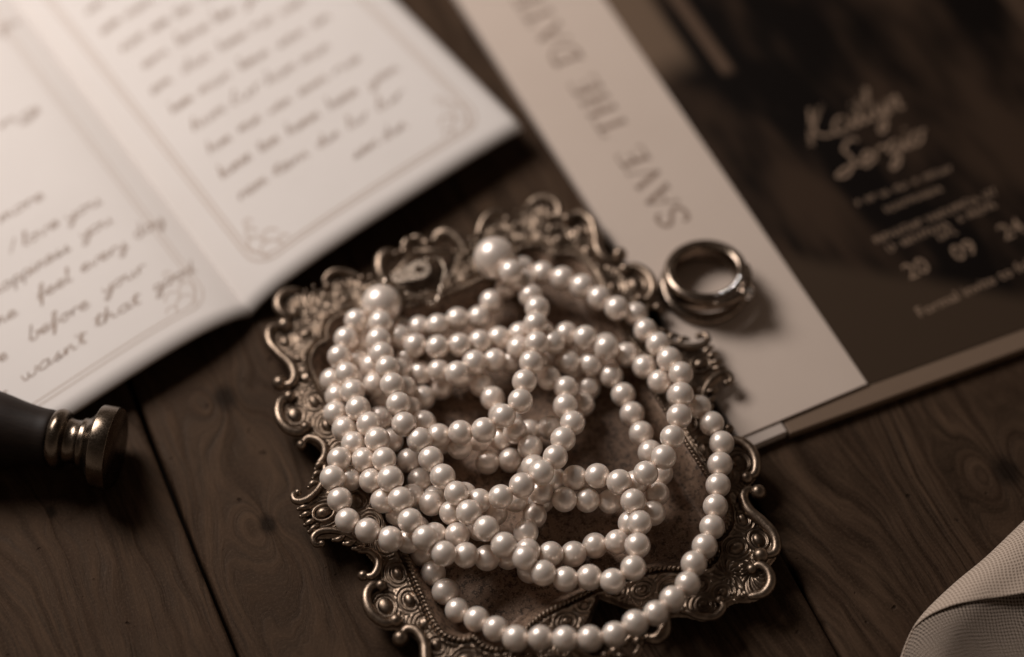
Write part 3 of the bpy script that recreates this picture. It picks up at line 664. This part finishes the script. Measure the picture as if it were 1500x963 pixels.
# bright shapes at the top left of the picture
blk = k.ma('MULTIPLY', step(Y, 98, 112), k.ma('SUBTRACT', 1.0, step(X, 9, 13)))
col = k.mix(k.ma('MULTIPLY', blk, .8), col, lin(118, 98, 81))
blk = k.ma('MULTIPLY', step(Y, 96, 100), k.ma('MULTIPLY', step(X, 15, 16), k.ma('SUBTRACT', 1.0, step(X, 18, 20))))
col = k.mix(k.ma('MULTIPLY', blk, .6), col, lin(112, 90, 74))
blk = k.ma('MULTIPLY', step(Y, 134, 139), k.ma('SUBTRACT', 1.0, step(X, 52, 60)))
col = k.mix(k.ma('MULTIPLY', blk, .75), col, lin(122, 101, 84))
blk = k.ma('MULTIPLY', step(X, 93, 94.5), k.ma('SUBTRACT', 1.0, step(X, 99, 100.5)))
col = k.mix(k.ma('MULTIPLY', blk, .8), col, lin(80, 63, 50))
k.out(col, 'Base Color'); M_photo = k.m
pr0 = c2-e_bc*3; pq = c2+eb*180
pp4 = [pr0, pq, pq+ef*H3, pr0+ef*H3]
v4, f4 = slab(pp4, 2.35, 2.5, .05)
Minv = np.linalg.inv(np.column_stack([eb, ef])); uv = [Minv@(np.array(p[:2])-c2) for p in v4]
mesh_obj('photo_print', v4, f4, M_photo, inv, False, uv)
# writing on the band: SAVE THE DATE
def bar(x0, y0, x1, y1, w0, w1=None):
    return ([(x0, y0), (x1, y1)], w0)
GLY = {
 'S': ([([(.62, .80), (.56, .96), (.34, 1.0), (.12, .86), (.14, .66), (.38, .52), (.60, .36), (.62, .14), (.36, .0), (.10, .06), (.04, .24)], 'c', .11)], .70),
 'A': ([([(.02, .02), (.36, 1.0)], 'l', .05), ([(.36, 1.0), (.74, .02)], 'l', .14), ([(.16, .36), (.58, .36)], 'l', .05), ([(-.08, .02), (.14, .02)], 'l', .05), ([(.58, .02), (.88, .02)], 'l', .05)], .86),
 'V': ([([(.04, .98), (.38, .0)], 'l', .14), ([(.38, .0), (.72, .98)], 'l', .05), ([(-.06, .98), (.18, .98)], 'l', .05), ([(.60, .98), (.84, .98)], 'l', .05)], .80),
 'E': ([([(.14, .0), (.14, 1.0)], 'l', .14), ([(.0, .98), (.60, .98)], 'l', .05), ([(.14, .52), (.46, .52)], 'l', .05), ([(.0, .02), (.64, .02)], 'l', .05), ([(.60, 1.0), (.60, .82)], 'l', .05), ([(.64, .0), (.64, .2)], 'l', .05), ([(.46, .62), (.46, .42)], 'l', .05)], .72),
 'T': ([([(.36, .0), (.36, 1.0)], 'l', .14), ([(.0, .98), (.72, .98)], 'l', .05), ([(.02, 1.0), (.02, .8)], 'l', .05), ([(.70, 1.0), (.70, .8)], 'l', .05), ([(.22, .02), (.50, .02)], 'l', .05)], .76),
 'H': ([([(.14, .0), (.14, 1.0)], 'l', .14), ([(.68, .0), (.68, 1.0)], 'l', .14), ([(.14, .52), (.68, .52)], 'l', .05), ([(.0, .98), (.28, .98)], 'l', .05), ([(.0, .02), (.28, .02)], 'l', .05), ([(.54, .98), (.82, .98)], 'l', .05), ([(.54, .02), (.82, .02)], 'l', .05)], .88),
 'D': ([([(.14, .0), (.14, 1.0)], 'l', .14), ([(.0, .98), (.40, .98), (.66, .84), (.76, .5), (.66, .16), (.40, .02), (.0, .02)], 'c', .09)], .86)}
org = iv(at(1012, 322, ZT)); capdir = -e_bc; rd = ef
# cap height runs towards the left edge of the band
capH = 7.4; x = 0; lines = []; mb = MB()
for ch in "SAVE THE DATE":
    if ch == ' ': x += 4.7; continue
    g, adv = GLY[ch]
    for pts, kind, w in g:
        P = catmull(pts, 6) if kind == 'c' else np.array(pts)
        r = ribbons([np.array([(x+p[0]*7.5, p[1]*capH) for p in P])], lambda a, b: V2(org+rd*a+capdir*b, ZT+.05), w*7.4*1.15)
        mb.add(r.v, r.f)
    x += adv*7.5+1.0
mb.obj('band_lettering', M_letter, inv, smooth=False)
# writing on the print
tdir = (iv(at(1500, 388, 2.5))-iv(at(1345, 458, 2.5))); tdir /= np.linalg.norm(tdir); tup = np.array([-tdir[1], tdir[0]])
def script(word, a, b, xh, wdt, name):
    A = iv(at(*a, 2.5)); B = iv(at(*b, 2.5)); d = (B-A); L = np.linalg.norm(d); d /= L; u = np.array([-d[1], d[0]])
    ln, wl_ = write_word(word, .7, .02); ls = [np.array([(p[0]*L/wl_, p[1]*xh) for p in l]) for l in ln]
    ribbons(ls, lambda x, y: V2(A+d*x+u*y, 2.56), wdt).obj(name, M_white_ink, inv, smooth=False)
script('Kaitlyn', (1184, 214), (1324, 158), 4.4, .72, 'name_lettering')
script('Sergio', (1226, 262), (1358, 206), 3.8, .72, 'name_lettering')
def font_text(txt, a, size, name):
    cu = bpy.data.curves.new(name, 'FONT'); cu.body = txt; cu.size = size*MM; cu.resolution_u = 3
    t = bpy.data.objects.new('tmp', cu); COL.objects.link(t); dg = bpy.context.evaluated_depsgraph_get()
    me = bpy.data.meshes.new_from_object(t.evaluated_get(dg)); bpy.data.objects.remove(t)
    me.materials.clear(); me.materials.append(M_white_ink)
    o = bpy.data.objects.new(name, me); COL.objects.link(o); o.parent = inv
    A = iv(at(*a, 2.5)); o.location = (A[0]*MM, A[1]*MM, 2.56*MM); o.rotation_euler = (0, 0, math.atan2(tdir[1], tdir[0]))
    return o
font_text('Formal invite to follow', (1347, 466), 4.2, 'invite_line')
font_text('20', (1332, 411), 6.6, 'date_number'); font_text('09', (1402, 384), 6.6, 'date_number'); font_text('24', (1472, 353), 6.6, 'date_number')
mb = MB()   # lines of small capitals, too soft to read
for (a, b, hgt) in [((1258, 302), (1392, 252), 1.7), ((1300, 311), (1380, 280), 1.7), ((1285, 357), (1460, 286), 2.0), ((1304, 369), (1462, 303), 2.0), ((1378, 352), (1404, 341), 2.0)]:
    A = iv(at(*a, 2.5)); B = iv(at(*b, 2.5)); d = B-A; L = np.linalg.norm(d); d /= L; u = np.array([-d[1], d[0]]); x = 0
    while x < L:
        if random.random() > .13:
            ls = [np.array([(x, 0), (x, hgt)])]+([np.array([(x, hgt*random.choice([0, .5, 1])), (x+.8, hgt*random.choice([0, .5, 1]))])])
            r = ribbons(ls, lambda p, q: V2(A+d*p+u*q, 2.56), .34); mb.add(r.v, r.f)
        x += 1.35
mb.obj('small_lettering', M_white_ink, inv, smooth=False)

# ------------------------------------------------------------------ the two rings
M_ring = metal('ring_gold', lin(158, 141, 126), lin(128, 113, 100), .14, .3, .004)
rc = at(1031, 424, ZT)
ring = thing('wedding_ring', 'plain wide polished band lying flat under the stone-set ring on the pale paper', 'ring', (rc[0], rc[1], ZT+.05))
ring2 = thing('stone_ring', 'polished ring with a small stone leaning on top of the plain band', 'ring', (rc[0]+.2, rc[1]+.3, ZT+4.1))
def ring_part(prof, name, parent):
    v, f = lathe(prof, 96)
    v = [(p[1], p[2], p[0]) for p in v]; k = len(prof)-1
    f += [(k*96+j, j, (j+1) % 96, k*96+(j+1) % 96) for j in range(96)]
    f = [q[::-1] for q in f]
    return mesh_obj(name, v, f, M_ring, parent)
P1 = catmull([(0, 9.4), (.05, 10.4), (.5, 11.1), (1.5, 11.5), (2.5, 11.1), (2.95, 10.4), (3.0, 9.4), (2.6, 8.7), (1.5, 8.5), (.4, 8.7)], 4)
P2 = catmull([(-.1, 8.3), (-.2, 9.6), (.2, 10.5), (1.5, 10.85), (3.3, 10.8), (4.4, 10.5), (5.0, 9.9), (5.2, 9.0), (5.0, 8.3), (4.3, 7.8), (2.4, 7.4), (.8, 7.7)], 4)
ring_part(P1, 'band', ring); ring_part(P2, 'band', ring2)
ring2.rotation_euler = (math.radians(-7), math.radians(-2), 0)
ring.scale = ring2.scale = (.94, .94, .82)
ring2.location.z = (ZT+3.4)*MM
az0 = math.radians(-36)
def onring(a, r, z): return np.array([math.cos(a)*r, math.sin(a)*r, z])
mb = MB(); mb.add(*ball(onring(az0, 10.9, 3.0), 2.1, 20, 12, (1, 1, .95)))
mb.add(*tube([onring(az0, 10.9, 3.0), onring(az0, 13.0, 3.6)], [2.0, 2.25], 20))
mb.obj('setting', M_ring, ring2)
for s in (-1, 1):
    P = [onring(az0+s*t, 10.8-.25*t, 3.2+1.2*t*(1 if s > 0 else .3)) for t in np.linspace(.1, .8, 12)]
    mesh_obj('shoulder', *tube(P, np.linspace(1.75, .6, 12), 12), M_ring, ring2)
k = NT('clear_stone', Roughness=.02, IOR=2.1); k.b.inputs['Transmission Weight'].default_value = .9; k.b.inputs['Base Color'].default_value = (.95, .9, .86, 1); M_stone = k.m
def gem(c, r, axis, name='stone'):
    axis = np.array(axis, float); axis /= np.linalg.norm(axis); t = np.cross(axis, [0, 0, 1.]); t /= np.linalg.norm(t); b_ = np.cross(axis, t); n = 10; v = []; f = []
    for h, rr in ((.35, .55), (.0, 1.0), (-.12, 1.0)):
        for j in range(n):
            a = 2*math.pi*(j+.5*(h > .1))/n; v.append(c+axis*h*r+(t*math.cos(a)+b_*math.sin(a))*r*rr)
    v.append(c-axis*.8*r)
    for i in range(2):
        for j in range(n): f.append((i*n+j, i*n+(j+1) % n, (i+1)*n+(j+1) % n, (i+1)*n+j))
    f.append(tuple(range(n))[::-1]); f += [(2*n+j, 2*n+(j+1) % n, 3*n) for j in range(n)]
    return mesh_obj(name, v, f, M_stone, ring2, False)
d = np.array([math.cos(az0), math.sin(az0), .28]); gem(onring(az0, 13.2, 3.75), 1.9, d)
for k_ in range(4):
    a = 2*math.pi*(k_+.5)/4; t = np.cross(d, [0, 0, 1.]); t /= np.linalg.norm(t); b_ = np.cross(d/np.linalg.norm(d), t)
    c = onring(az0, 13.1, 3.7)+(t*math.cos(a)+b_*math.sin(a))*1.95
    mesh_obj('prong', *ball(c+d*.35, .45, 10, 8), M_ring, ring2)
for i in range(6):
    a = math.radians(-76+i*11.5); gem(onring(a, 9.1, 5.2), .6, (math.cos(a)*.3, math.sin(a)*.3, 1), 'small_stone')

# ------------------------------------------------------------------ wax-seal stamp lying on its side
M_brass = metal('brass', lin(128, 115, 102), lin(98, 86, 74), .18, .32, .01)
M_ebony = wood = NT('turned_handle_wood', Roughness=.55, Specular_IOR_Level=.2)
_v = M_ebony.coord(); _s = M_ebony.n('ShaderNodeSeparateXYZ', {0: _v})
_n = M_ebony.noise(M_ebony.n('ShaderNodeCombineXYZ', {0: M_ebony.ma('MULTIPLY', _s.outputs[0], .15), 1: _s.outputs[1], 2: _s.outputs[2]}).outputs[0], 1.2, 4, .6)
M_ebony.out(M_ebony.mix(_n, lin(17, 12, 9), lin(42, 31, 24)), 'Base Color'); M_ebony.bump(_n, .08, .5); M_ebony = M_ebony.m
face = at(156, 656, 9.6); 
phi = math.radians(-11)
st = thing('wax_seal_stamp', 'wax seal stamp with brass head and dark wooden handle lying on its side', 'stamp', (face[0], face[1], 9.62), phi)
head = [(2.2, 0.01), (2.2, 8.6), (2.0, 8.9), (2.2, 9.2), (2.1, 9.5), (1.9, 9.62), (-1.6, 9.62), (-1.9, 9.5), (-2.05, 9.2), (-2.3, 8.6), (-3.2, 7.2), (-4.2, 6.2), (-5.0, 5.9), (-5.4, 6.0), (-5.7, 5.8), (-6.0, 5.4), (-7.4, 5.1), (-8.6, 5.2), (-9.0, 5.6), (-9.4, 6.4), (-10.2, 7.0), (-11.2, 7.2), (-12.2, 6.9), (-12.9, 6.3), (-13.2, 5.8)]
v, f = lathe(head, 96); mesh_obj('seal_head', v, f, M_brass, st)
hd = catmull([(-12.9, 5.0), (-13.0, 6.4), (-16.0, 6.6), (-20.0, 7.2), (-25.0, 8.3), (-31.0, 9.2), (-38.0, 9.4), (-46.0, 8.6), (-54.0, 7.0), (-60.0, 6.6), (-66.0, 7.8), (-71.0, 7.6), (-74.0, 4.5), (-75.0, 0.01)], 6)
v, f = lathe([tuple(p) for p in hd], 72); mesh_obj('handle', v, f, M_ebony, st)

# ------------------------------------------------------------------ gauzy cloth at the lower right
k = NT('woven_cloth', Roughness=.9, Specular_IOR_Level=.08); k.b.inputs['Sheen Weight'].default_value = .15
v = k.coord('UV', (1, 1, 1)); nzv = k.noise(v, .12, 2)
sx = k.n('ShaderNodeSeparateXYZ', {0: v}); per = .78
wu = k.ma('ADD', sx.outputs[0], k.ma('MULTIPLY', nzv, 1.2)); wv = k.ma('ADD', sx.outputs[1], k.ma('MULTIPLY', nzv, 1.5))
su = k.ma('MULTIPLY_ADD', k.ma('SINE', k.ma('MULTIPLY', wu, 2*math.pi/per)), .5, .5); sv = k.ma('MULTIPLY_ADD', k.ma('SINE', k.ma('MULTIPLY', wv, 2*math.pi/per)), .5, .5)
hole = k.ma('MULTIPLY', k.ma('POWER', su, 1.0), k.ma('POWER', sv, 1.0)); ridge = k.ma('MAXIMUM', k.ma('SUBTRACT', 1.0, su), k.ma('SUBTRACT', 1.0, sv))
k.out(k.mix(k.n('ShaderNodeMapRange', {'Value': hole, 'From Min': .08, 'From Max': .45, 'To Max': .9}).outputs[0], (.62, .50, .405, 1), (.30, .225, .17, 1)), 'Base Color')
k.bump(ridge, .16, .9); M_cloth = k.m
M_sheer = M_cloth.copy(); M_sheer.name = 'sheer_cloth'; _al = [n_ for n_ in M_sheer.node_tree.nodes if n_.type == 'BSDF_PRINCIPLED'][0]; _hn = [n_ for n_ in M_sheer.node_tree.nodes if n_.type == 'MAP_RANGE'][0]; _a2 = M_sheer.node_tree.nodes.new('ShaderNodeMapRange'); M_sheer.node_tree.links.new(_hn.inputs['Value'].links[0].from_socket, _a2.inputs['Value']); _a2.inputs['From Min'].default_value = .02; _a2.inputs['From Max'].default_value = .4; _a2.inputs['To Min'].default_value = .62; _a2.inputs['To Max'].default_value = .06; M_sheer.node_tree.links.new(_a2.outputs[0], _al.inputs['Alpha'])
M_cloth_top = M_cloth
edge = [at(1314, 1025, 0), at(1317, 978, 0), at(1330, 938, 0), at(1350, 906, 0), at(1393, 864, 0), at(1442, 823, 0), at(1502, 766, 0), at(1582, 697, 0), at(1682, 627, 0)]
E2 = catmull([p[:2] for p in edge], 10)
cl0 = at(1450, 880, 0)
cloth = thing('woven_cloth', 'beige open-weave cloth bunched in soft folds at the table corner', 'cloth', (cl0[0], cl0[1], 0))
T2 = np.gradient(E2, axis=0); T2 /= np.linalg.norm(T2, axis=1)[:, None]; N2 = np.stack([T2[:, 1], -T2[:, 0]], 1)
N2 = N2*.5+np.array([.55, -.62])*.5; N2 /= np.linalg.norm(N2, axis=1)[:, None]
def cloth_sheet(name, d0, d1f, lift, hgt, phase, wid, fall=0.0):
    nd = 60; v = []; uv = []; f = []
    n = len(E2); arc = np.concatenate([[0], np.cumsum(np.linalg.norm(np.diff(E2, axis=0), axis=1))])
    for i in range(n):
        dmax = d1f(arc[i])
        for j in range(nd+1):
            d = d0+(dmax-d0)*j/nd; p = E2[i]+N2[i]*d
            z = lift-fall*max(0, d-wid)+hgt*math.sqrt(max(0, 1-(1-min(d/wid, 1))**2))*(1-.35*smooth(np.array(d), wid, wid*4))+.9*math.sin(d*.22+phase+arc[i]*.03)*smooth(np.array(d), 3, 12)
            v.append((p[0]-cl0[0], p[1]-cl0[1], z)); uv.append((arc[i]*.82+d*.57, d*.82-arc[i]*.57))
    m = nd+1
    for i in range(n-1):
        for j in range(nd): f.append((i*m+j, i*m+j+1, (i+1)*m+j+1, (i+1)*m+j))
    o = mesh_obj(name, v, [q[::-1] for q in f], M_sheer if fall else M_cloth, cloth, True, uv)
    if not fall:
        md = o.modifiers.new('thickness', 'SOLIDIFY'); md.thickness = .2*MM; md.offset = -1
    return o
cloth_sheet('lower_layer', .25, lambda a: 75, .4, 8.6, 0.5, 9, .075)
def upper_reach(a): return max(.2, (a-16.5)*.62) if a > 16 else .2
cloth_sheet('upper_layer', 0, upper_reach, .5, 9.6, 2.1, 9)
